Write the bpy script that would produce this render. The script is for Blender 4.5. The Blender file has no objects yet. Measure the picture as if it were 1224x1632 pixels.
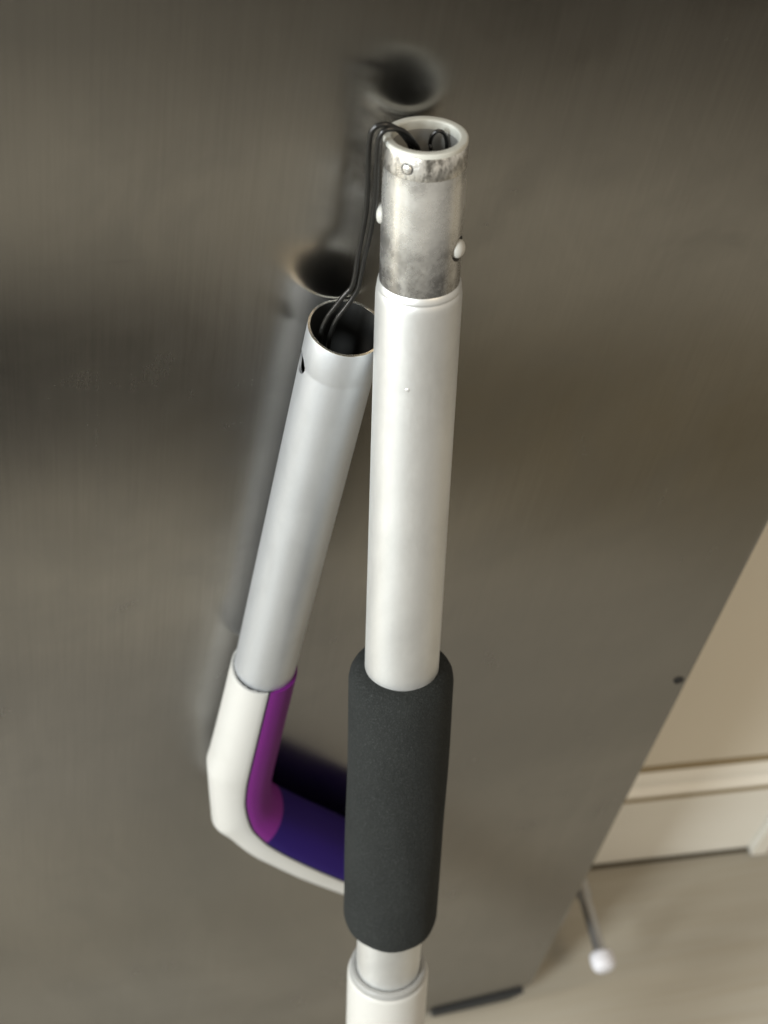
import bpy, bmesh, math, random
from mathutils import Vector, Matrix, noise as mnoise
random.seed(4)
SC = bpy.context.scene
COL = SC.collection
PI = math.pi
R = math.radians

# ------------------------------------------------------------------ camera
cam_d = bpy.data.cameras.new("camera")
cam = bpy.data.objects.new("camera", cam_d)
COL.objects.link(cam)
M = Matrix(((0.96486547, 0.10057206, -0.24273418, 0.0),
            (-0.22490829, 0.79375139, -0.56513273, -0.3638),
            (0.13583402, 0.59986998, 0.7884828, 1.036),
            (0, 0, 0, 1)))
cam.matrix_world = M
cam_d.sensor_fit = 'VERTICAL'
cam_d.sensor_height = 36.0
cam_d.lens = 62.87
cam_d.clip_start = 0.02
cam_d.clip_end = 50
cam_d.dof.use_dof = True
cam_d.dof.focus_distance = 0.545
cam_d.dof.aperture_fstop = 15.0
SC.camera = cam

# ------------------------------------------------------------------ light
SC.view_settings.view_transform = 'Standard'
SC.view_settings.look = 'None'
SC.view_settings.exposure = 0.0
SC.view_settings.gamma = 1.0
W = bpy.data.worlds.new("World")
SC.world = W
W.use_nodes = True
bg = W.node_tree.nodes['Background']
bg.inputs['Color'].default_value = (1.0, 0.915, 0.79, 1)
bg.inputs['Strength'].default_value = 0.57


def area(name, loc, target, sx, sy, power, col):
    l = bpy.data.lights.new(name, 'AREA')
    l.shape = 'RECTANGLE'
    l.size = sx
    l.size_y = sy
    l.energy = power
    l.color = col
    o = bpy.data.objects.new(name, l)
    COL.objects.link(o)
    o.location = loc
    d = Vector(target) - Vector(loc)
    o.rotation_euler = d.to_track_quat('-Z', 'Y').to_euler()
    return o


# cool daylight from a window to the left, in front of the panel
area("window_light", (-1.55, -1.08, 1.3), (0.2, -0.05, 0.45), 0.42, 1.1, 66, (0.90, 0.965, 1.0))
# added fill without a seen source, grazing along the panel to brighten the handle's back
area("side_fill", (-1.7, -0.16, 0.85), (0.1, -0.03, 0.5), 0.30, 1.0, 24, (1.0, 0.97, 0.90))
# weak warm ceiling light behind the photographer, to the right
area("ceiling_light", (0.9, -1.3, 2.2), (0.3, 0, 0.3), 0.6, 0.6, 10, (1.0, 0.80, 0.55))


# ------------------------------------------------------------------ helpers
def tag(o, label=None, cat=None, group=None, kind=None):
    if label: o['label'] = label
    if cat: o['category'] = cat
    if group: o['group'] = group
    if kind: o['kind'] = kind
    return o


def empty(name, loc):
    o = bpy.data.objects.new(name, None)
    o.empty_display_size = 0.02
    COL.objects.link(o)
    o.location = loc
    return o


def obj(name, verts, faces, mats, parent=None, smooth=True, angle=35, fm=None, clean=True):
    me = bpy.data.meshes.new(name)
    me.from_pydata([tuple(v) for v in verts], [], faces)
    bm = bmesh.new()
    bm.from_mesh(me)
    if clean:
        bmesh.ops.recalc_face_normals(bm, faces=bm.faces)
    bm.to_mesh(me)
    bm.free()
    for m in (mats if isinstance(mats, list) else [mats]):
        me.materials.append(getattr(m, "m", m))
    if fm:
        for p, i in zip(me.polygons, fm):
            p.material_index = i
    if smooth:
        me.shade_smooth()
        me.set_sharp_from_angle(angle=R(angle))
    o = bpy.data.objects.new(name, me)
    COL.objects.link(o)
    if parent:
        o.parent = parent
        o.matrix_parent_inverse = Matrix.Translation(-parent.location)
    return o


class Axis:
    """Frame along a straight tube: s runs down from the top, angle 0 faces the viewer."""
    def __init__(self, top, d, toward):
        self.T = Vector(top)
        self.d = Vector(d).normalized()
        c = Vector(toward)
        self.c = (c - c.dot(self.d) * self.d).normalized()
        self.r = self.d.cross(self.c).normalized()
        if self.r.x < 0:
            self.r = -self.r

    def rad(self, th):
        return self.c * math.cos(th) + self.r * math.sin(th)

    def pt(self, s, rad=0.0, th=0.0):
        return self.T + self.d * s + self.rad(th) * rad

    def lathe(self, prof, n=96, closed=True, jitter=None):
        """prof: list of (s, r); a closed profile gives a hollow wall, else end caps come from r=0."""
        V, F = [], []
        k = len(prof)
        for s, r in prof:
            for i in range(n):
                th = 2 * PI * i / n
                dr = jitter(s, th) if jitter else 0
                V.append(self.pt(s, r + dr, th))
        rng = range(k) if closed else range(k - 1)
        for j in rng:
            a, b = j * n, ((j + 1) % k) * n
            for i in range(n):
                i2 = (i + 1) % n
                F.append((a + i, a + i2, b + i2, b + i))
        return V, F


def fillet(prof, idx_r):
    """round chosen corners of a closed profile; idx_r: {index: radius}"""
    out = []
    n = len(prof)
    for i, p in enumerate(prof):
        if i not in idx_r:
            out.append(p)
            continue
        r = idx_r[i]
        a, b = Vector(prof[i - 1]), Vector(prof[(i + 1) % n])
        q = Vector(p)
        u = (a - q).normalized()
        v = (b - q).normalized()
        p0, p1 = q + u * r, q + v * r
        for t in range(7):
            t /= 6
            w = (1 - t) ** 2 * p0 + 2 * t * (1 - t) * q + t * t * p1
            out.append((w.x, w.y))
    return out


def spline(pts, n):
    """Catmull-Rom through points"""
    P = [Vector(p) for p in pts]
    P = [P[0] * 2 - P[1]] + P + [P[-1] * 2 - P[-2]]
    out = []
    for i in range(1, len(P) - 2):
        for k in range(n):
            t = k / n
            a, b, c, d = P[i - 1], P[i], P[i + 1], P[i + 2]
            out.append(0.5 * ((2 * b) + (c - a) * t + (2 * a - 5 * b + 4 * c - d) * t * t + (3 * b - a - 3 * c + d) * t ** 3))
    out.append(P[-2].copy())
    return out


def sweep(path, rad, n=12, wob=0.0):
    V, F = [], []
    up = Vector((0.31, 0.9, 0.2)).normalized()
    m = len(path)
    for i, p in enumerate(path):
        t = (path[min(i + 1, m - 1)] - path[max(i - 1, 0)]).normalized()
        up = (up - up.dot(t) * t).normalized()
        s = t.cross(up)
        r = rad * (1 + wob * math.sin(i * 1.7) * math.sin(i * 0.53))
        for k in range(n):
            a = 2 * PI * k / n
            V.append(p + (up * math.cos(a) + s * math.sin(a)) * r)
    for i in range(m - 1):
        for k in range(n):
            F.append((i * n + k, i * n + (k + 1) % n, (i + 1) * n + (k + 1) % n, (i + 1) * n + k))
    F.append(tuple(range(n))[::-1])
    F.append(tuple(range((m - 1) * n, m * n)))
    return V, F


def dome(center, axis, rad, h, base=0.0, rings=6, n=28, edge=0.35):
    """round-headed button: a short cylinder (from base below the surface) and a domed top"""
    axis = Vector(axis).normalized()
    u = axis.orthogonal().normalized()
    v = axis.cross(u)
    V, F = [], []
    prof = [(-base, rad), (h * (1 - edge) * 0.3, rad)]
    for j in range(1, rings):
        a = PI / 2 * j / rings
        prof.append((h * 0.3 * (1 - edge) + (h - h * 0.3 * (1 - edge)) * math.sin(a), rad * math.cos(a)))
    for z, r in prof:
        for i in range(n):
            t = 2 * PI * i / n
            V.append(center + axis * z + (u * math.cos(t) + v * math.sin(t)) * r)
    for j in range(len(prof) - 1):
        for i in range(n):
            F.append((j * n + i, j * n + (i + 1) % n, (j + 1) * n + (i + 1) % n, (j + 1) * n + i))
    V.append(center + axis * h)
    L = len(V) - 1
    b = (len(prof) - 1) * n
    for i in range(n):
        F.append((b + i, b + (i + 1) % n, L))
    F.append(tuple(range(n))[::-1])
    return V, F


def bool_cut(o, center, axis, rad, length):
    """drill a round hole along axis from center outwards"""
    axis = Vector(axis).normalized()
    me = bpy.data.meshes.new("cutter")
    bm = bmesh.new()
    rot = axis.to_track_quat('Z', 'Y').to_matrix().to_4x4()
    bmesh.ops.create_cone(bm, cap_ends=True, segments=40, radius1=rad, radius2=rad, depth=length,
                          matrix=Matrix.Translation(center) @ rot)
    bm.to_mesh(me)
    bm.free()
    cut = bpy.data.objects.new("cutter", me)
    COL.objects.link(cut)
    md = o.modifiers.new("b", 'BOOLEAN')
    md.object = cut
    md.operation = 'DIFFERENCE'
    md.solver = 'EXACT'
    bpy.context.view_layer.update()
    dg = bpy.context.evaluated_depsgraph_get()
    new = bpy.data.meshes.new_from_object(o.evaluated_get(dg))
    o.modifiers.clear()
    new.name = o.data.name
    o.data = new
    new.shade_smooth()
    new.set_sharp_from_angle(angle=R(35))
    bpy.data.objects.remove(cut)
    bpy.data.meshes.remove(me)


def box(x0, x1, y0, y1, z0, z1):
    V = [(x, y, z) for x in (x0, x1) for y in (y0, y1) for z in (z0, z1)]
    F = [(0, 1, 3, 2), (4, 6, 7, 5), (0, 4, 5, 1), (2, 3, 7, 6), (0, 2, 6, 4), (1, 5, 7, 3)]
    return V, F


# ------------------------------------------------------------------ materials
class Mat:
    def __init__(self, name, col, rough=0.5, metal=0.0, spec=0.5):
        self.m = bpy.data.materials.new(name)
        self.m.use_nodes = True
        self.nt = self.m.node_tree
        self.p = self.nt.nodes['Principled BSDF']
        self.p.inputs['Base Color'].default_value = (*col, 1)
        self.p.inputs['Roughness'].default_value = rough
        self.p.inputs['Metallic'].default_value = metal
        self.p.inputs['Specular IOR Level'].default_value = spec
        self._co = None

    def n(self, t, **kw):
        nd = self.nt.nodes.new(t)
        for k, v in kw.items():
            if k in nd.inputs:
                nd.inputs[k].default_value = v
            else:
                setattr(nd, k, v)
        return nd

    def l(self, a, b):
        self.nt.links.new(a, b)

    def coords(self, scale=(1, 1, 1)):
        if not self._co:
            self._co = self.n('ShaderNodeTexCoord')
        mp = self.n('ShaderNodeMapping')
        mp.inputs['Scale'].default_value = scale
        self.l(self._co.outputs['Object'], mp.inputs['Vector'])
        return mp.outputs['Vector']

    def noise(self, scale, detail=4, rough=0.55, stretch=(1, 1, 1), dist=0.0):
        nd = self.n('ShaderNodeTexNoise')
        nd.inputs['Scale'].default_value = scale
        nd.inputs['Detail'].default_value = detail
        nd.inputs['Roughness'].default_value = rough
        nd.inputs['Distortion'].default_value = dist
        self.l(self.coords(stretch), nd.inputs['Vector'])
        return nd.outputs['Fac']

    def ramp(self, fac, stops, interp='LINEAR'):
        r = self.n('ShaderNodeValToRGB')
        cr = r.color_ramp
        cr.interpolation = interp
        while len(cr.elements) < len(stops):
            cr.elements.new(0.5)
        for e, (p, c) in zip(cr.elements, stops):
            e.position = p
            e.color = (*c, 1) if len(c) == 3 else c
        self.l(fac, r.inputs['Fac'])
        return r.outputs['Color']

    def g(self, fac, stops):
        return self.ramp(fac, [(p, (v, v, v)) for p, v in stops])

    def mix(self, fac, a, b, mode='MIX'):
        m = self.n('ShaderNodeMix', data_type='RGBA', blend_type=mode)
        for sock, v in ((m.inputs[0], fac), (m.inputs[6], a), (m.inputs[7], b)):
            if isinstance(v, (int, float)):
                sock.default_value = v
            elif isinstance(v, tuple):
                sock.default_value = (*v, 1)
            else:
                self.l(v, sock)
        return m.outputs[2]

    def math(self, op, a, b=0.0):
        m = self.n('ShaderNodeMath', operation=op)
        for sock, v in ((m.inputs[0], a), (m.inputs[1], b)):
            if isinstance(v, (int, float)):
                sock.default_value = v
            else:
                self.l(v, sock)
        return m.outputs[0]

    def col(self, c):
        self.l(c, self.p.inputs['Base Color'])
        return self

    def rough(self, r):
        self.l(r, self.p.inputs['Roughness'])
        return self

    def bump(self, h, strength, dist, prev=None):
        b = self.n('ShaderNodeBump')
        b.inputs['Strength'].default_value = strength
        b.inputs['Distance'].default_value = dist
        self.l(h, b.inputs['Height'])
        if prev:
            self.l(prev, b.inputs['Normal'])
        self.l(b.outputs['Normal'], self.p.inputs['Normal'])
        return b.outputs['Normal']


# satin anodised aluminium of the tubes
def aluminium(name, col, rough, streak):
    a = Mat(name, col, rough, 0.85)
    n1 = a.noise(42, 5, 0.62, (1, 1, 0.5), 0.3)
    n2 = a.noise(700, 3, 0.6)
    c = a.mix(a.g(n1, [(0.42, 0.0), (0.72, streak)]), col, tuple(x * 0.60 for x in col))
    a.col(c)
    a.rough(a.g(n2, [(0.3, rough - 0.02), (0.7, rough + 0.03)]))
    a.bump(n2, 0.02, 0.0001)
    return a


M_alu = aluminium("satin_aluminium", (0.725, 0.735, 0.725), 0.47, 0.4)
M_alu2 = aluminium("satin_grey_aluminium", (0.60, 0.625, 0.65), 0.46, 0.3)

# worn coupler
wc = Mat("worn_aluminium", (0.7, 0.7, 0.67), 0.35, 0.85)
nA = wc.noise(150, 6, 0.72, (1, 1, 0.85), 0.25)
nB = wc.noise(70, 4, 0.6, (1, 1, 1.0), 0.0)
nC = wc.noise(420, 4, 0.6, (1, 1, 1))
dv = wc.n('ShaderNodeVectorMath', operation='DOT_PRODUCT')
dv.inputs[1].default_value = (0.04814, -0.25697, -0.96522)
wc.l(wc.coords(), dv.inputs[0])
sax = wc.math('MULTIPLY', wc.math('ADD', dv.outputs['Value'], 0.68182), 1 / 0.0444)     # 0 at the end, 1 at the shoulder
sj = wc.math('ADD', sax, wc.math('MULTIPLY', wc.math('SUBTRACT', nB, 0.5), 0.5))
zone = wc.g(sj, [(0.16, 0.40), (0.26, 0.12), (0.52, 0.15), (0.68, 0.78), (0.84, 0.72), (0.94, 1.0)])
gr = wc.g(nA, [(0.34, 1.0), (0.64, 0.0)])
grime = wc.math('MINIMUM', wc.math('MULTIPLY', zone, wc.math('ADD', 0.55, wc.math('MULTIPLY', gr, 0.6))), 1.0)
tl = wc.n('ShaderNodeTexNoise', noise_dimensions='1D')
tl.inputs['W'].default_value = 0
wc.l(wc.math('MULTIPLY', sax, 90.0), tl.inputs['W'])
tl.inputs['Scale'].default_value = 1.0
tl.inputs['Detail'].default_value = 3
cW = wc.mix(grime, wc.mix(wc.g(tl.outputs['Fac'], [(0.35, 0.0), (0.65, 1.0)]), (0.86, 0.86, 0.83), (0.82, 0.82, 0.79)), (0.25, 0.245, 0.235))
wc.col(cW)
wc.rough(wc.g(nA, [(0.3, 0.22), (0.7, 0.33)]))
wc.bump(nC, 0.12, 0.0002)
M_worn = wc
# bright scuffed band at the end of the coupler
sb = Mat("scuffed_bright_band", (0.75, 0.74, 0.7), 0.22, 0.95)
nA = sb.noise(420, 5, 0.75, (1, 1, 0.35), 0.3)
nB = sb.noise(90, 5, 0.6, (1, 1, 1), 0.8)
m_ = sb.mix(1.0, sb.g(nA, [(0.42, 1.0), (0.56, 0.0)]), sb.g(nB, [(0.42, 0.0), (0.6, 1.0)]), 'MULTIPLY')
sb.col(sb.mix(m_, (0.82, 0.81, 0.77), (0.16, 0.155, 0.14)))
sb.rough(sb.g(nB, [(0.3, 0.16), (0.7, 0.40)]))
sb.bump(nA, 0.5, 0.0004)
M_band = sb

M_rim = Mat("polished_rim", (0.85, 0.83, 0.76), 0.22, 1.0)
M_liner = Mat("off_white_plastic_liner", (0.44, 0.44, 0.395), 0.5)
M_liner.bump(M_liner.noise(500, 3), 0.1, 0.0003)
M_button = Mat("white_nylon_button", (0.40, 0.395, 0.365), 0.45)
M_rivet = Mat("rivet_steel", (0.72, 0.72, 0.70), 0.25, 0.9)
M_dark = Mat("dark_hole", (0.012, 0.012, 0.012), 0.8)
M_steelin = Mat("dark_bore", (0.014, 0.014, 0.013), 0.5, 0.0)

fo = Mat("charcoal_foam", (0.015, 0.016, 0.016), 0.95, 0, 0.15)
f1 = fo.noise(1900, 3, 0.7)
f2 = fo.noise(420, 4, 0.6, (1, 1, 0.7))
f3 = fo.noise(60, 3, 0.5)
fo.col(fo.mix(fo.g(f1, [(0.52, 0.0), (0.74, 1.0)]), fo.mix(f3, (0.0135, 0.015, 0.0145), (0.022, 0.024, 0.023)), (0.052, 0.056, 0.054)))
b = fo.bump(f2, 0.45, 0.0010)
fo.bump(f1, 0.8, 0.0008, b)
M_foam = fo

wp = Mat("white_plastic", (0.80, 0.79, 0.72), 0.42)
w1 = wp.noise(40, 5, 0.6)
wp.col(wp.mix(wp.g(w1, [(0.55, 0.0), (0.8, 0.5)]), (0.44, 0.435, 0.41), (0.38, 0.375, 0.34)))
wp.bump(wp.noise(900, 2), 0.04, 0.0002)
M_white = wp
M_greyp = Mat("grey_plastic", (0.27, 0.27, 0.26), 0.38)
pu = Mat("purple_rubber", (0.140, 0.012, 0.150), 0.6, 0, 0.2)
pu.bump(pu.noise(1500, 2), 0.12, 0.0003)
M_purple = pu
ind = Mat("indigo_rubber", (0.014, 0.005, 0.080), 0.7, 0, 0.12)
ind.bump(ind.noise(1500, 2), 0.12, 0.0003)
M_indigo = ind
M_seam = Mat("seam_grey", (0.035, 0.035, 0.036), 0.7, 0, 0.2)

co = Mat("black_cord", (0.006, 0.006, 0.0055), 0.30)
co.bump(co.noise(700, 3), 0.2, 0.0003)
M_cord = co

# brushed stainless steel with uneven finish and smudges
st = Mat("brushed_steel", (0.5, 0.48, 0.45), 0.2, 1.0)
sB = st.noise(900, 3, 0.7, (1, 1, 0.02))
sC = st.noise(26, 6, 0.65, (1, 1, 0.8), 0.8)
sD = st.noise(3.2, 5, 0.6, (1, 1, 0.9), 1.0)
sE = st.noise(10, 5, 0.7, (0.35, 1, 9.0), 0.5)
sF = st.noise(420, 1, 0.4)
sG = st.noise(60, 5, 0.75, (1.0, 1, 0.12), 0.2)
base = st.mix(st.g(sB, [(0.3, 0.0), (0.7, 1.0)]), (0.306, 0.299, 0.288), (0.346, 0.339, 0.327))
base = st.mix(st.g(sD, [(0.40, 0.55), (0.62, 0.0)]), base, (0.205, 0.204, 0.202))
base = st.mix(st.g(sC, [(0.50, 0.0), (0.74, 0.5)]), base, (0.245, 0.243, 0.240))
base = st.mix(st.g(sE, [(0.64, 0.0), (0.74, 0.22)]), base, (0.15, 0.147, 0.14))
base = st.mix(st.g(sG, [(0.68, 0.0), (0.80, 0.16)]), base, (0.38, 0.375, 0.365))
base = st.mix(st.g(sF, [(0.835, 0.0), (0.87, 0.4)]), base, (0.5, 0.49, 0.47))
st.col(base)
st.rough(st.math('ADD', st.g(sC, [(0.3, 0.19), (0.75, 0.27)]), st.math('MULTIPLY', sB, 0.03)))
st.bump(sB, 0.012, 0.0001)
st.p.inputs['Anisotropic'].default_value = 0.85
st.p.inputs['Anisotropic Rotation'].default_value = 0.0
tg = st.n('ShaderNodeTangent', direction_type='UV_MAP')
st.l(tg.outputs['Tangent'], st.p.inputs['Tangent'])
M_steel = st
M_black = Mat("matte_black", (0.012, 0.012, 0.011), 0.7)

wl = Mat("cream_wall_paint", (0.58, 0.51, 0.40), 0.75)
n1 = wl.noise(3, 5, 0.6)
wl.col(wl.mix(n1, (0.62, 0.565, 0.46), (0.67, 0.615, 0.51)))
wl.bump(wl.noise(140, 4), 0.1, 0.001)
M_wall = wl
bb = Mat("white_gloss_baseboard", (0.72, 0.69, 0.60), 0.35)
bb.col(bb.mix(bb.noise(9, 5, 0.6, (1, 1, 3)), (0.70, 0.67, 0.59), (0.76, 0.735, 0.67)))
M_base = bb

fl = Mat("pale_wood_vinyl", (0.42, 0.36, 0.27), 0.42)
g1 = fl.noise(6, 6, 0.62, (0.25, 3.0, 1), 0.5)
g2 = fl.noise(40, 5, 0.6, (0.12, 4.0, 1), 0.3)
g3 = fl.noise(1.5, 3, 0.5, (0.5, 2.6, 1))
c1 = fl.ramp(g1, [(0.3, (0.365, 0.33, 0.26)), (0.7, (0.495, 0.46, 0.385))])
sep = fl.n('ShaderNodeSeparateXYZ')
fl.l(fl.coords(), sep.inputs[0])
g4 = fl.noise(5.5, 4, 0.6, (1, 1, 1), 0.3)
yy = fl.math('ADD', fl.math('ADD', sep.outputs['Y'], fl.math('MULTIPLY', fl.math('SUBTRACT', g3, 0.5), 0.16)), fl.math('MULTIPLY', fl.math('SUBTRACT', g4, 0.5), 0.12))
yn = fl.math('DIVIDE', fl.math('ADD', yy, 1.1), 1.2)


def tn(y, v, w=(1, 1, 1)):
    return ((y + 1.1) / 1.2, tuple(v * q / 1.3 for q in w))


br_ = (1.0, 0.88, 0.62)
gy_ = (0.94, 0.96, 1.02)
refl_tone_left = fl.ramp(yn, [tn(-1.05, 0.40), tn(-0.85, 0.60), tn(-0.74, 1.0), tn(-0.65, 0.75), tn(-0.60, 0.05), tn(-0.48, 0.05), tn(-0.44, 0.40), tn(-0.37, 1.30), tn(-0.29, 0.80, gy_), tn(-0.20, 1.0, gy_), tn(-0.08, 0.95)])  # dark and bright bands painted in so the steel reflects shaded and lit patches
refl_tone_right = fl.ramp(yn, [tn(-1.05, 0.04), tn(-0.92, 0.10, br_), tn(-0.83, 0.35), tn(-0.72, 1.15), tn(-0.57, 1.30), tn(-0.51, 0.50, br_), tn(-0.36, 0.50, br_), tn(-0.29, 1.0), tn(-0.12, 0.95), tn(-0.10, 0.66), tn(-0.08, 0.95)])  # right half of the painted reflection bands
refl_tone = fl.mix(fl.g(fl.math('ADD', sep.outputs['X'], fl.math('MULTIPLY', fl.math('SUBTRACT', g4, 0.5), 0.3)), [(0.22, 0.0), (0.44, 1.0)]), refl_tone_left, refl_tone_right)
c1 = fl.mix(1.0, c1, refl_tone, 'MULTIPLY')
c2 = fl.mix(fl.g(g2, [(0.45, 0.0), (0.75, 0.4)]), c1, fl.mix(1.0, (0.36, 0.305, 0.215), refl_tone, 'MULTIPLY'))
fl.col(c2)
fl.rough(fl.g(g2, [(0.3, 0.38), (0.7, 0.55)]))
fl.bump(g2, 0.1, 0.001)
M_floor = fl

# ------------------------------------------------------------------ floor and wall
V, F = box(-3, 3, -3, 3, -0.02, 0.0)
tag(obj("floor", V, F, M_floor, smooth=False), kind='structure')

wd = Vector((0.99901355, -0.04440637, 0)).normalized()      # the wall runs slightly askew of the panel
wn = Vector((wd.y, -wd.x, 0))                              # towards the room
w0 = Vector((0.3898, 0.0916, 0))


def wpt(u, out, z):
    return w0 + wd * u + wn * out + Vector((0, 0, z))


def wprism(u0, u1, prof, name, mat, parent=None, smooth=False):
    """prof (out, z) extruded along the wall"""
    n = len(prof)
    V = [wpt(u0, o, z) for o, z in prof] + [wpt(u1, o, z) for o, z in prof]
    F = [(i, (i + 1) % n, n + (i + 1) % n, n + i) for i in range(n)] + [tuple(range(n))[::-1], tuple(range(n, 2 * n))]
    return obj(name, V, F, mat, parent, smooth)


wall = wprism(-2.4, 0.120, [(0, 0.0), (0, 2.6), (-0.1, 2.6), (-0.1, 0.0)], "wall", M_wall)
tag(wall, kind='structure')
bbd = wprism(-2.4, 0.108, [(0.0, 0.002), (0.0, 0.088), (0.012, 0.088), (0.0125, 0.085), (0.0125, 0.004), (0.011, 0.002)], "baseboard", M_base, wall)
wprism(-2.4, 0.108, [(0.0, 0.0885), (0.0, 0.106), (0.003, 0.106), (0.006, 0.102), (0.0075, 0.096), (0.0115, 0.093), (0.0115, 0.0885)],
       "cap_moulding", M_base, bbd)
M_shade_line = Mat("groove_shade", (0.24, 0.185, 0.10), 0.8)  # brown strips painted for the shade in the moulding's thin grooves
wprism(-2.4, 0.108, [(0.0002, 0.1062), (0.0002, 0.1092), (0.0012, 0.1088), (0.0026, 0.1062)], "shade_line", M_shade_line, bbd)
wprism(-2.4, 0.108, [(0.0116, 0.0882), (0.0116, 0.0905), (0.0124, 0.0900), (0.0130, 0.0882)], "shade_line", M_shade_line, bbd)
M_joint = Mat("dusty_joint", (0.05, 0.04, 0.022), 0.9)
wprism(-2.4, 0.1075, [(0.0128, 0.0006), (0.0128, 0.0042), (0.0138, 0.0030), (0.0143, 0.0006)], "floor_joint", M_joint, bbd)
wprism(0.1085, 0.119, [(0.0002, 0.002), (0.0002, 0.100), (0.015, 0.098), (0.018, 0.095), (0.018, 0.002)], "corner_block", M_base, wall)

# ------------------------------------------------------------------ steel panel
def steel_panel():
    """thin sheet-metal face, slightly uneven as pressed sheet is, with a rounded lower corner"""
    x0, x1, z1, th = -0.55, 0.3187, 1.35, 0.035
    rc = 0.022

    def zbot(x):
        if x < 0.25: return 0.007
        if x < 0.297: return 0.007 + (x - 0.25) / 0.047 * 0.010
        t = (x - (x1 - rc)) / rc
        return 0.017 + rc * 0.55 * (1 - math.sqrt(max(0.0, 1 - min(1, max(0, t)) ** 2)))

    def wav(x, z):
        e = min(1.0, (x1 - x) / 0.05) * min(1.0, max(0.0, z - 0.02) / 0.06)
        d = math.hypot(x - 0.10, (z - 0.55) * 0.8)
        v = 0.50 * math.sin(4.1 * x + 1.1) * math.sin(5.3 * z + 0.4) + 0.28 * math.sin(9.7 * z - 6.0 * x + 0.7)
        v += 0.55 * mnoise.noise(Vector((x * 5.5, 3.1, z * 4.2))) + 0.30 * mnoise.noise(Vector((x * 11, 7.7, z * 9))) + 0.07 * mnoise.noise(Vector((x * 24, 1.7, z * 20)))
        return (0.0006 + 0.0009 * v) * max(0.0, e)

    root = empty("steel_panel", (-0.1, 0.0175, 0))
    tag(root, "large brushed stainless steel panel that both poles lean on", "metal panel")
    NX, NZ = 110, 130
    V, F = [], []
    e = 0.0012
    for i in range(NX + 1):
        f = i / NX
        x = x0 + (x1 - x0) * (1 - (1 - f) ** 1.35)
        zb = zbot(x)
        for k in range(NZ + 1):
            z = zb + (z1 - zb) * (k / NZ) ** 1.2
            V.append((x, wav(x, z), z))
    st_ = NZ + 1
    for i in range(NX):
        for k in range(NZ):
            a = i * st_ + k
            F.append((a, a + st_, a + st_ + 1, a + 1))
    # folded edge and back
    rim = [i * st_ for i in range(NX + 1)] + [NX * st_ + k for k in range(1, NZ + 1)] + [i * st_ + NZ for i in range(NX - 1, -1, -1)] + [k for k in range(NZ - 1, 0, -1)]
    nb = len(rim)
    prev = rim
    for y, out in ((0.0004, 0.0006), (0.0014, 0.0010), (th, 0.0010)):
        cur = []
        for r_ in rim:
            x, _, z = V[r_]
            dx = 1 if x > x1 - 1e-5 else (-1 if x < x0 + 1e-5 else 0)
            dz = 1 if z > z1 - 1e-5 else (-1 if r_ % st_ == 0 else 0)
            V.append((x + dx * out, y, z + dz * out))
            cur.append(len(V) - 1)
        for i in range(nb):
            F.append((prev[i], prev[(i + 1) % nb], cur[(i + 1) % nb], cur[i]))
        prev = cur
    F.append(tuple(prev))
    o = obj("sheet", V, F, M_steel, root, True, 60)
    me = o.data
    uv = me.uv_layers.new(name="UVMap")
    for lp in me.loops:
        co_ = me.vertices[lp.vertex_index].co
        uv.data[lp.index].uv = (co_.x, co_.z)
    # black strip along the bottom edge at the lower right corner
    prof = [(0.2590, 0.0072), (0.2605, 0.0100), (0.2870, 0.0148), (0.3150, 0.0205), (0.3105, 0.0160), (0.3065, 0.0127), (0.2870, 0.0098), (0.2615, 0.0058)]
    V = [(x, -0.0025, z) for x, z in prof] + [(x, 0.03, z) for x, z in prof]
    n = len(prof)
    F = [(i, (i + 1) % n, n + (i + 1) % n, n + i) for i in range(n)] + [tuple(range(n))[::-1], tuple(range(n, 2 * n))]
    obj("black_strip", V, F, M_black, root, False)
    V, F = dome(Vector((0.3148, 0.0, 0.3758)), (0, -1, 0), 0.0024, 0.0010, 0.002)
    obj("screw", V, F, M_black, root)
    return root


steel_panel()

# ------------------------------------------------------------------ upright pole with foam grip
CAMP = Vector((0, -0.3638, 1.036))
A = Axis((0.13881, -0.0118, 0.71646), (0.04814, -0.25697, -0.96522), CAMP - Vector((0.14, -0.04, 0.60)))
pole_len = 0.71646 / 0.96522 - 0.006
foot = A.pt(pole_len)
pole = empty("grip_pole", (foot.x, foot.y, 0))
tag(pole, "upright silver pole with black foam grip and worn open top end", "pole")

mm = 0.001008
# main tube
tr, ti = 12.5 * mm, 11.3 * mm
prof = [(44 * mm, ti), (44 * mm, 11.6 * mm), (44.4 * mm, 11.85 * mm), (45.6 * mm, 12.12 * mm), (46.0 * mm, 12.14 * mm), (46.2 * mm, 12.10 * mm), (46.5 * mm, 12.10 * mm), (46.7 * mm, 12.22 * mm), (48.2 * mm, 12.42 * mm), (50 * mm, tr), (70 * mm, tr), (110 * mm, tr), (150 * mm, tr),
        (200 * mm, tr), (300 * mm, tr), (372 * mm, tr), (372 * mm, ti)]
V, F = A.lathe(prof, 96)
tube = obj("tube", V, F, M_alu, pole)
# small dimple on the tube
th = math.asin((647 - 658.5) / 66)
V, F = dome(A.pt(74.5 * mm, tr - 0.00005, th), A.rad(th), 0.7 * mm, 0.25 * mm, 0.3 * mm, 4, 16)
obj("weld_dot", V, F, M_alu, tube)
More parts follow.
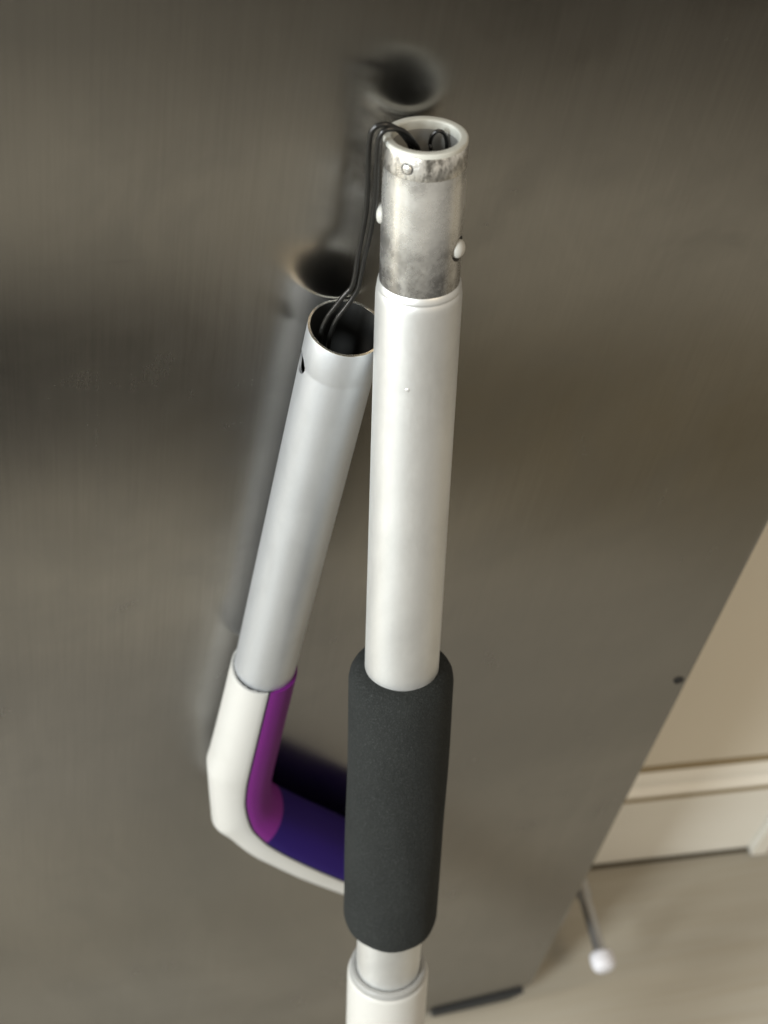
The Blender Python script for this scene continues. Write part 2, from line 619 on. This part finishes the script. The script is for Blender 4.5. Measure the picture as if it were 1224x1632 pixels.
# coupler
cr = 11.5 * mm
prof = [(7.6 * mm, cr), (20 * mm, cr), (32 * mm, cr), (43.99 * mm, cr), (60 * mm, 11.28 * mm), (60 * mm, 10.1 * mm), (7.6 * mm, 10.1 * mm)]
V, F = A.lathe(prof, 128)
coup = obj("coupler", V, F, M_worn, pole)
thb = R(67)
bool_cut(coup, A.pt(31.5 * mm, 11.5 * mm, thb), A.rad(thb), 3.7 * mm, 8 * mm)
prof = [(0.9 * mm, 11.45 * mm), (1.4 * mm, 11.62 * mm), (7.0 * mm, 11.62 * mm), (7.55 * mm, 11.5 * mm), (7.55 * mm, 10.1 * mm), (0.9 * mm, 10.1 * mm)]
V, F = A.lathe(prof, 128)
obj("end_band", V, F, M_band, pole)
# thick off-white lining with a rounded lip
prof = fillet([(-0.6 * mm, 9.1 * mm), (-0.6 * mm, 11.5 * mm), (0.85 * mm, 11.5 * mm), (0.85 * mm, 10.05 * mm), (40 * mm, 10.05 * mm), (40 * mm, 9.1 * mm)],
              {0: 0.7 * mm, 1: 0.6 * mm})
V, F = A.lathe(prof, 96)
obj("plastic_liner", V, F, M_liner, pole)
# added dark sleeve, the bore's shade put into its colour
V, F = A.lathe([(2.2 * mm, 9.09 * mm), (2.6 * mm, 8.9 * mm), (37.9 * mm, 8.9 * mm), (37.9 * mm, 9.09 * mm)], 96)
obj("bore_shade", V, F, Mat("shaded_bore", (0.17, 0.168, 0.155), 0.6), pole)
# plug that closes the bore
V, F = A.lathe([(38 * mm, 9.09 * mm), (38 * mm, 0.0001), (45 * mm, 0.0001), (45 * mm, 9.09 * mm)], 32)
obj("bore_plug", V, F, M_steelin, pole)
# rivet with a dark edge
thr = R(-24)
cpt = A.pt(4.3 * mm, 11.5 * mm, thr)
V, F = dome(cpt, A.rad(thr), 1.75 * mm, 0.28 * mm, 0.5 * mm)
rv = obj("rivet_seat", V, F, M_dark, pole)
V, F = dome(cpt, A.rad(thr), 1.45 * mm, 0.75 * mm, 0.5 * mm)
obj("rivet", V, F, M_rivet, pole)
# spring buttons on both sides
V, F = dome(A.pt(31.5 * mm, 10.2 * mm, thb), A.rad(thb), 2.75 * mm, 2.9 * mm, 0.2 * mm, 8, 32, 0.0)
obj("spring_button", V, F, M_button, pole)
V, F = A.lathe([(27 * mm, 10.06 * mm), (27 * mm, 10.11 * mm), (36 * mm, 10.11 * mm), (36 * mm, 10.06 * mm)], 64)
obj("spring_clip", V, F, M_dark, pole)
thl = R(-98)
V, F = dome(A.pt(24.5 * mm, 11.2 * mm, thl), A.rad(thl), 3.0 * mm, 1.7 * mm, 0.8 * mm, 8, 32, 0.0)
obj("spring_button", V, F, M_button, pole)

# foam grip
fr = 17.9 * mm


def foam_jit(s, th):
    return 0.00018 * math.sin(3 * th + 40 * s) + 0.0001 * math.sin(7 * th - 90 * s)


prof = [(196 * mm, 12.52 * mm), (196.2 * mm, 13.5 * mm), (197.0 * mm, 15.3 * mm), (198.4 * mm, 16.6 * mm), (200.4 * mm, 17.5 * mm), (203 * mm, fr)]
for k in range(1, 24):
    prof.append(((203 + 121 * k / 24) * mm, fr))
prof += [(326.5 * mm, fr), (328.6 * mm, 17.4 * mm), (329.8 * mm, 16.6 * mm), (330.4 * mm, 15.3 * mm), (330.6 * mm, 13.5 * mm), (330.6 * mm, 12.52 * mm)]
V, F = A.lathe(prof, 96, True, foam_jit)
obj("foam_grip", V, F, M_foam, pole)
# grey collar ring and lower white tube
prof = fillet([(359 * mm, 12.7 * mm), (359 * mm, 15.1 * mm), (363.5 * mm, 15.1 * mm), (363.5 * mm, 12.7 * mm)], {0: 0.9 * mm, 1: 1.1 * mm})
V, F = A.lathe(prof, 96)
obj("collar_ring", V, F, M_greyp, pole)
prof = [(362.2 * mm, 14.0 * mm), (362.2 * mm, 15.35 * mm), (362.8 * mm, 15.8 * mm), (364 * mm, 16 * mm), (500 * mm, 16 * mm), (700 * mm, 16 * mm), (pole_len - 0.03, 16 * mm), (pole_len - 0.03, 14 * mm)]
V, F = A.lathe(prof, 96)
obj("lower_tube", V, F, M_white, pole)
V, F = A.lathe([(pole_len - 0.034, 16.2 * mm), (pole_len - 0.03, 18 * mm), (pole_len - 0.002, 18 * mm), (pole_len, 16 * mm), (pole_len, 0.1 * mm), (pole_len - 0.034, 0.1 * mm)], 64)
obj("end_cap", V, F, M_black, pole)

# ------------------------------------------------------------------ detached handle section
mm = 0.001
B = Axis((0.12568, -0.01187, 0.64211), (-0.04739, 0.0, -0.99888), CAMP - Vector((0.122, -0.012, 0.56)))
hand = empty("hook_handle", (0.1154, -0.0119, 0.42))
tag(hand, "detached silver tube ending in a white and purple bent handle", "pole handle")
br, bi = 11.8 * mm, 11.0 * mm
prof = [(0.25 * mm, br - 0.1 * mm), (0.5 * mm, br), (13.6 * mm, br), (14.3 * mm, br - 0.12 * mm), (15.4 * mm, br - 0.12 * mm), (16.2 * mm, br)]
for k in range(1, 10):
    prof.append(((16.2 + 17.2 * k) * mm, br))
prof += [(191 * mm, br), (191 * mm, bi), (60 * mm, bi), (0.25 * mm, bi)]
V, F = B.lathe(prof, 96)
nf = 96
fm = [0] * len(F)
for j in range(len(prof) - 3, len(prof) - 1):
    for i in range(nf):
        fm[j * nf + i] = 1
t2 = obj("tube", V, F, [M_alu2, M_steelin], hand, True, 35, fm)
thh = R(-71)
bool_cut(t2, B.pt(15.3 * mm, br, thh), B.rad(thh), 3.7 * mm, 6 * mm)
V, F = B.lathe([(0.0, bi + 0.05 * mm), (0.0, br - 0.05 * mm), (0.24 * mm, br - 0.02 * mm), (0.24 * mm, bi + 0.02 * mm)], 96)
obj("cut_rim", V, F, M_rim, hand)

# handle: a bent grip swept in the plane of tube axis t and arm direction a
t_ = B.d
a_ = Vector((1, 0, 0))
a_ = (a_ - a_.dot(t_) * t_).normalized()
n_ = Vector((0, -1, 0))
C0 = B.pt(189.6 * mm)


def hp(u, v, w):
    return C0 + (a_ * u + t_ * v + n_ * w) * mm


# stations along the bent handle: outer point (u,v), inner point (u,v), half width
OUT = [(-13.0, 0), (-13.5, 30), (-14.1, 55), (-14.5, 67), (-14.9, 73), (-12.6, 89), (-10.2, 105), (-7.8, 121), (-1, 130.5), (6, 141.5), (13, 151), (20, 158.5), (28, 167), (39, 178.5), (52, 191), (65, 203), (76, 213)]
INN = [(12.3, 0), (12.6, 30), (12.9, 55), (13.1, 68), (13.3, 76), (13.5, 84), (13.8, 90), (14.6, 95.5), (16.2, 100), (18.5, 104), (23, 109.5), (29.5, 116.5), (38, 125.3), (50, 137.5), (64, 152), (78, 166), (89, 177)]
HW = [12.4, 12.5, 12.6, 12.6, 12.6, 12.7, 12.8, 12.9, 13.0, 13.2, 13.4, 13.6, 13.8, 14, 14, 14, 13.5]


def densify(P, n=4):
    out = []
    for i in range(len(P) - 1):
        for k in range(n):
            t = k / n
            out.append(tuple(P[i][j] * (1 - t) + P[i + 1][j] * t for j in range(2)))
    out.append(P[-1])
    return out


def smooth2(P):
    return [(v.x, v.y) for v in spline([(p[0], p[1], 0) for p in P], 4)]


OUTd, INNd = densify(OUT)[:29] + smooth2(OUT)[29:], smooth2(INN)
HWd = [p[1] for p in smooth2([(float(i), h) for i, h in enumerate(HW)])]
NS = len(OUTd)


CEN = [(-0.4, 0), (-0.4, 30), (-0.4, 55), (-0.3, 67), (0, 75), (0.8, 86), (2.2, 94), (4.2, 102), (7, 111), (11, 118.5), (15.5, 125.5), (21.5, 133), (29, 141.5), (41, 154.3), (55, 169), (69, 183), (81, 195)]
CENd = smooth2(CEN)


def ring_pt(i, ang, off=0.0):
    """ang 0 = inner side, 90 = towards the viewer, 180 = outer side"""
    m = Vector(CENd[i])
    c, s = math.cos(R(ang)), math.sin(R(ang))
    h = (Vector(INNd[i]) if c >= 0 else Vector(OUTd[i])) - m
    L = h.length
    h2 = h * ((L + off) / L)
    e = 0.9
    cc = abs(c) ** e
    ss = math.copysign(abs(s) ** e, s)
    return hp(m.x + h2.x * cc, m.y + h2.y * cc, (HWd[i] + off) * ss + HWd[i] - 11.7)


def hpatch(name, a0, a1, i0, i1, off, mat, seg=28, thick=1.2, sharp=40, parent=None, blend=None):
    """shell patch with thickness so that the seam between the mouldings is a real groove"""
    V, F = [], []
    n = seg + 1
    rows = i1 - i0 + 1
    closed = abs(a1 - a0) >= 359.9
    for lay, of in ((0, off), (1, off - thick)):
        for i in range(i0, i1 + 1):
            for k in range(n):
                f = k / seg
                A0 = a0(i) if callable(a0) else a0
                A1 = a1(i) if callable(a1) else a1
                edge = min(f, 1 - f) * (A1 - A0)
                dd = 0.25 * max(0, 1 - edge / 4.0) if lay == 0 else 0
                V.append(ring_pt(i, A0 + (A1 - A0) * f, of - dd))
    N = rows * n
    for j in range(rows - 1):
        for k in range(seg):
            a = j * n + k
            F.append((a, a + 1, a + n + 1, a + n))
            F.append((N + a, N + a + n, N + a + n + 1, N + a + 1))
        a = j * n
        F.append((a, a + n, N + a + n, N + a))
        a = j * n + seg
        F.append((a, N + a, N + a + n, a + n))
    for k in range(seg):
        F.append((k, N + k, N + k + 1, k + 1))
        a = (rows - 1) * n + k
        F.append((a, a + 1, N + a + 1, N + a))
    return obj(name, V, F, mat, parent or hand, True, sharp)


SPL = 89.0


def split(i):
    return SPL


shell = hpatch("handle_shell", SPL + 3.2, 360 - SPL - 3.2, 0, NS - 1, 0.0, M_white, 48, 1.3, 30)
core = hpatch("seam_core", SPL - 6, 360 - SPL + 6, 0, NS - 1, -0.7, M_seam, 40, 0.6, parent=shell)
IB = 39
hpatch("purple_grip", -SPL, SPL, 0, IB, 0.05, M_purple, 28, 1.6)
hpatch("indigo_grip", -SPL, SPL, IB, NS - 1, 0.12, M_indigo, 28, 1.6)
# closing discs at both ends
for i in (0, NS - 1):
    o, q = Vector(OUTd[i]), Vector(INNd[i])
    ring = [ring_pt(i, 360 * k / 48, -0.9) for k in range(48)]
    sgn = 1.5 if i == 0 else -1.0
    dv = (t_ if i == 0 else -a_) * (0.8 * mm)
    V = [p + dv * 0.9 for p in ring] + [p + dv * 2 for p in ring]
    F = [tuple(range(48)), tuple(range(48, 96))[::-1]] + [(k, (k + 1) % 48, 48 + (k + 1) % 48, 48 + k) for k in range(48)]
    obj("end_disc", V, F, M_seam, shell)

# ------------------------------------------------------------------ cord between the two sections
cordA = [(0.1435, -0.0095, 0.694), (0.1365, -0.0115, 0.7075), (0.1348, -0.0125, 0.7138), (0.1314, -0.0125, 0.7189), (0.1279, -0.0125, 0.7217), (0.125, -0.0125, 0.7221), (0.1232, -0.0125, 0.7205), (0.1228, -0.0125, 0.7166), (0.1235, -0.0125, 0.7087),
         (0.1246, -0.0125, 0.6994), (0.1253, -0.0125, 0.6899), (0.1253, -0.0125, 0.6813), (0.1252, -0.0125, 0.6738), (0.1254, -0.0125, 0.6649), (0.1249, -0.0125, 0.6602), (0.123, -0.0125, 0.6567),
         (0.1206, -0.0125, 0.6516), (0.1189, -0.0125, 0.6474), (0.1178, -0.0125, 0.640), (0.119, -0.012, 0.622), (0.120, -0.012, 0.59)]
cordB = [(0.1450, -0.0085, 0.694), (0.1382, -0.0115, 0.7065), (0.1367, -0.0128, 0.7132), (0.1330, -0.013, 0.7186), (0.1299, -0.0133, 0.721), (0.1263, -0.0138, 0.7214), (0.1250, -0.014, 0.7194), (0.1249, -0.014, 0.7155), (0.1256, -0.0138, 0.7086),
         (0.1267, -0.0136, 0.6993), (0.1273, -0.0134, 0.6897), (0.1275, -0.013, 0.6812), (0.1271, -0.013, 0.6737), (0.127, -0.013, 0.6647), (0.1267, -0.013, 0.6595), (0.125, -0.0132, 0.6549),
         (0.1225, -0.0134, 0.6497), (0.1211, -0.0134, 0.6453), (0.1205, -0.0128, 0.636), (0.1215, -0.0118, 0.62), (0.1205, -0.0118, 0.59)]
loop = [(0.1420, -0.0115, 0.695), (0.1416, -0.0105, 0.7093), (0.1414, -0.0092, 0.7116), (0.1417, -0.009, 0.7142), (0.1429, -0.009, 0.7157), (0.1445, -0.009, 0.7152), (0.1457, -0.0092, 0.7131), (0.1461, -0.0105, 0.7094), (0.1456, -0.0125, 0.695)]
cord = empty("two_core_cord", (0.125, -0.0125, 0.68))
tag(cord, "thin black two-strand cord joining the two open tube ends", "cord")
for c in (cordA, cordB):
    V, F = sweep(spline(c, 6), 0.77 * mm, 14, 0.06)
    obj("strand", V, F, M_cord, cord)
V, F = sweep(spline(loop, 6), 0.55 * mm, 12)
obj("loop", V, F, M_cord, cord)

# ------------------------------------------------------------------ door stop on the baseboard
ds = empty("door_stop", (0.361, 0.075, 0.045))
tag(ds, "small rod door stop with white rubber tip on the baseboard", "door stop")
D = Axis((0.3605, -0.003, 0.045), (0.02, 0.999, 0.0), (0, 0, 1))
L = 0.081
V, F = D.lathe([(0.008, 0.0001), (0.008, 0.0036), (L * 0.55, 0.0036), (L * 0.55, 0.0046), (L, 0.0046), (L, 0.0001)], 24)
obj("rod", V, F, Mat("door_stop_nickel", (0.42, 0.42, 0.42), 0.35, 0.9), ds)
prof = fillet([(-0.004, 0.0001), (-0.004, 0.0074), (0.009, 0.0074), (0.009, 0.0001)], {1: 0.006, 2: 0.004})
V, F = D.lathe(prof, 32)
obj("rubber_tip", V, F, Mat("white_rubber", (0.55, 0.55, 0.58), 0.5), ds)
V, F = D.lathe([(L - 0.006, 0.0001), (L - 0.006, 0.006), (L - 0.001, 0.010), (L + 0.002, 0.010), (L + 0.002, 0.0001)], 24)
obj("base_plate", V, F, Mat("door_stop_plate", (0.35, 0.33, 0.30), 0.35, 0.9), ds)
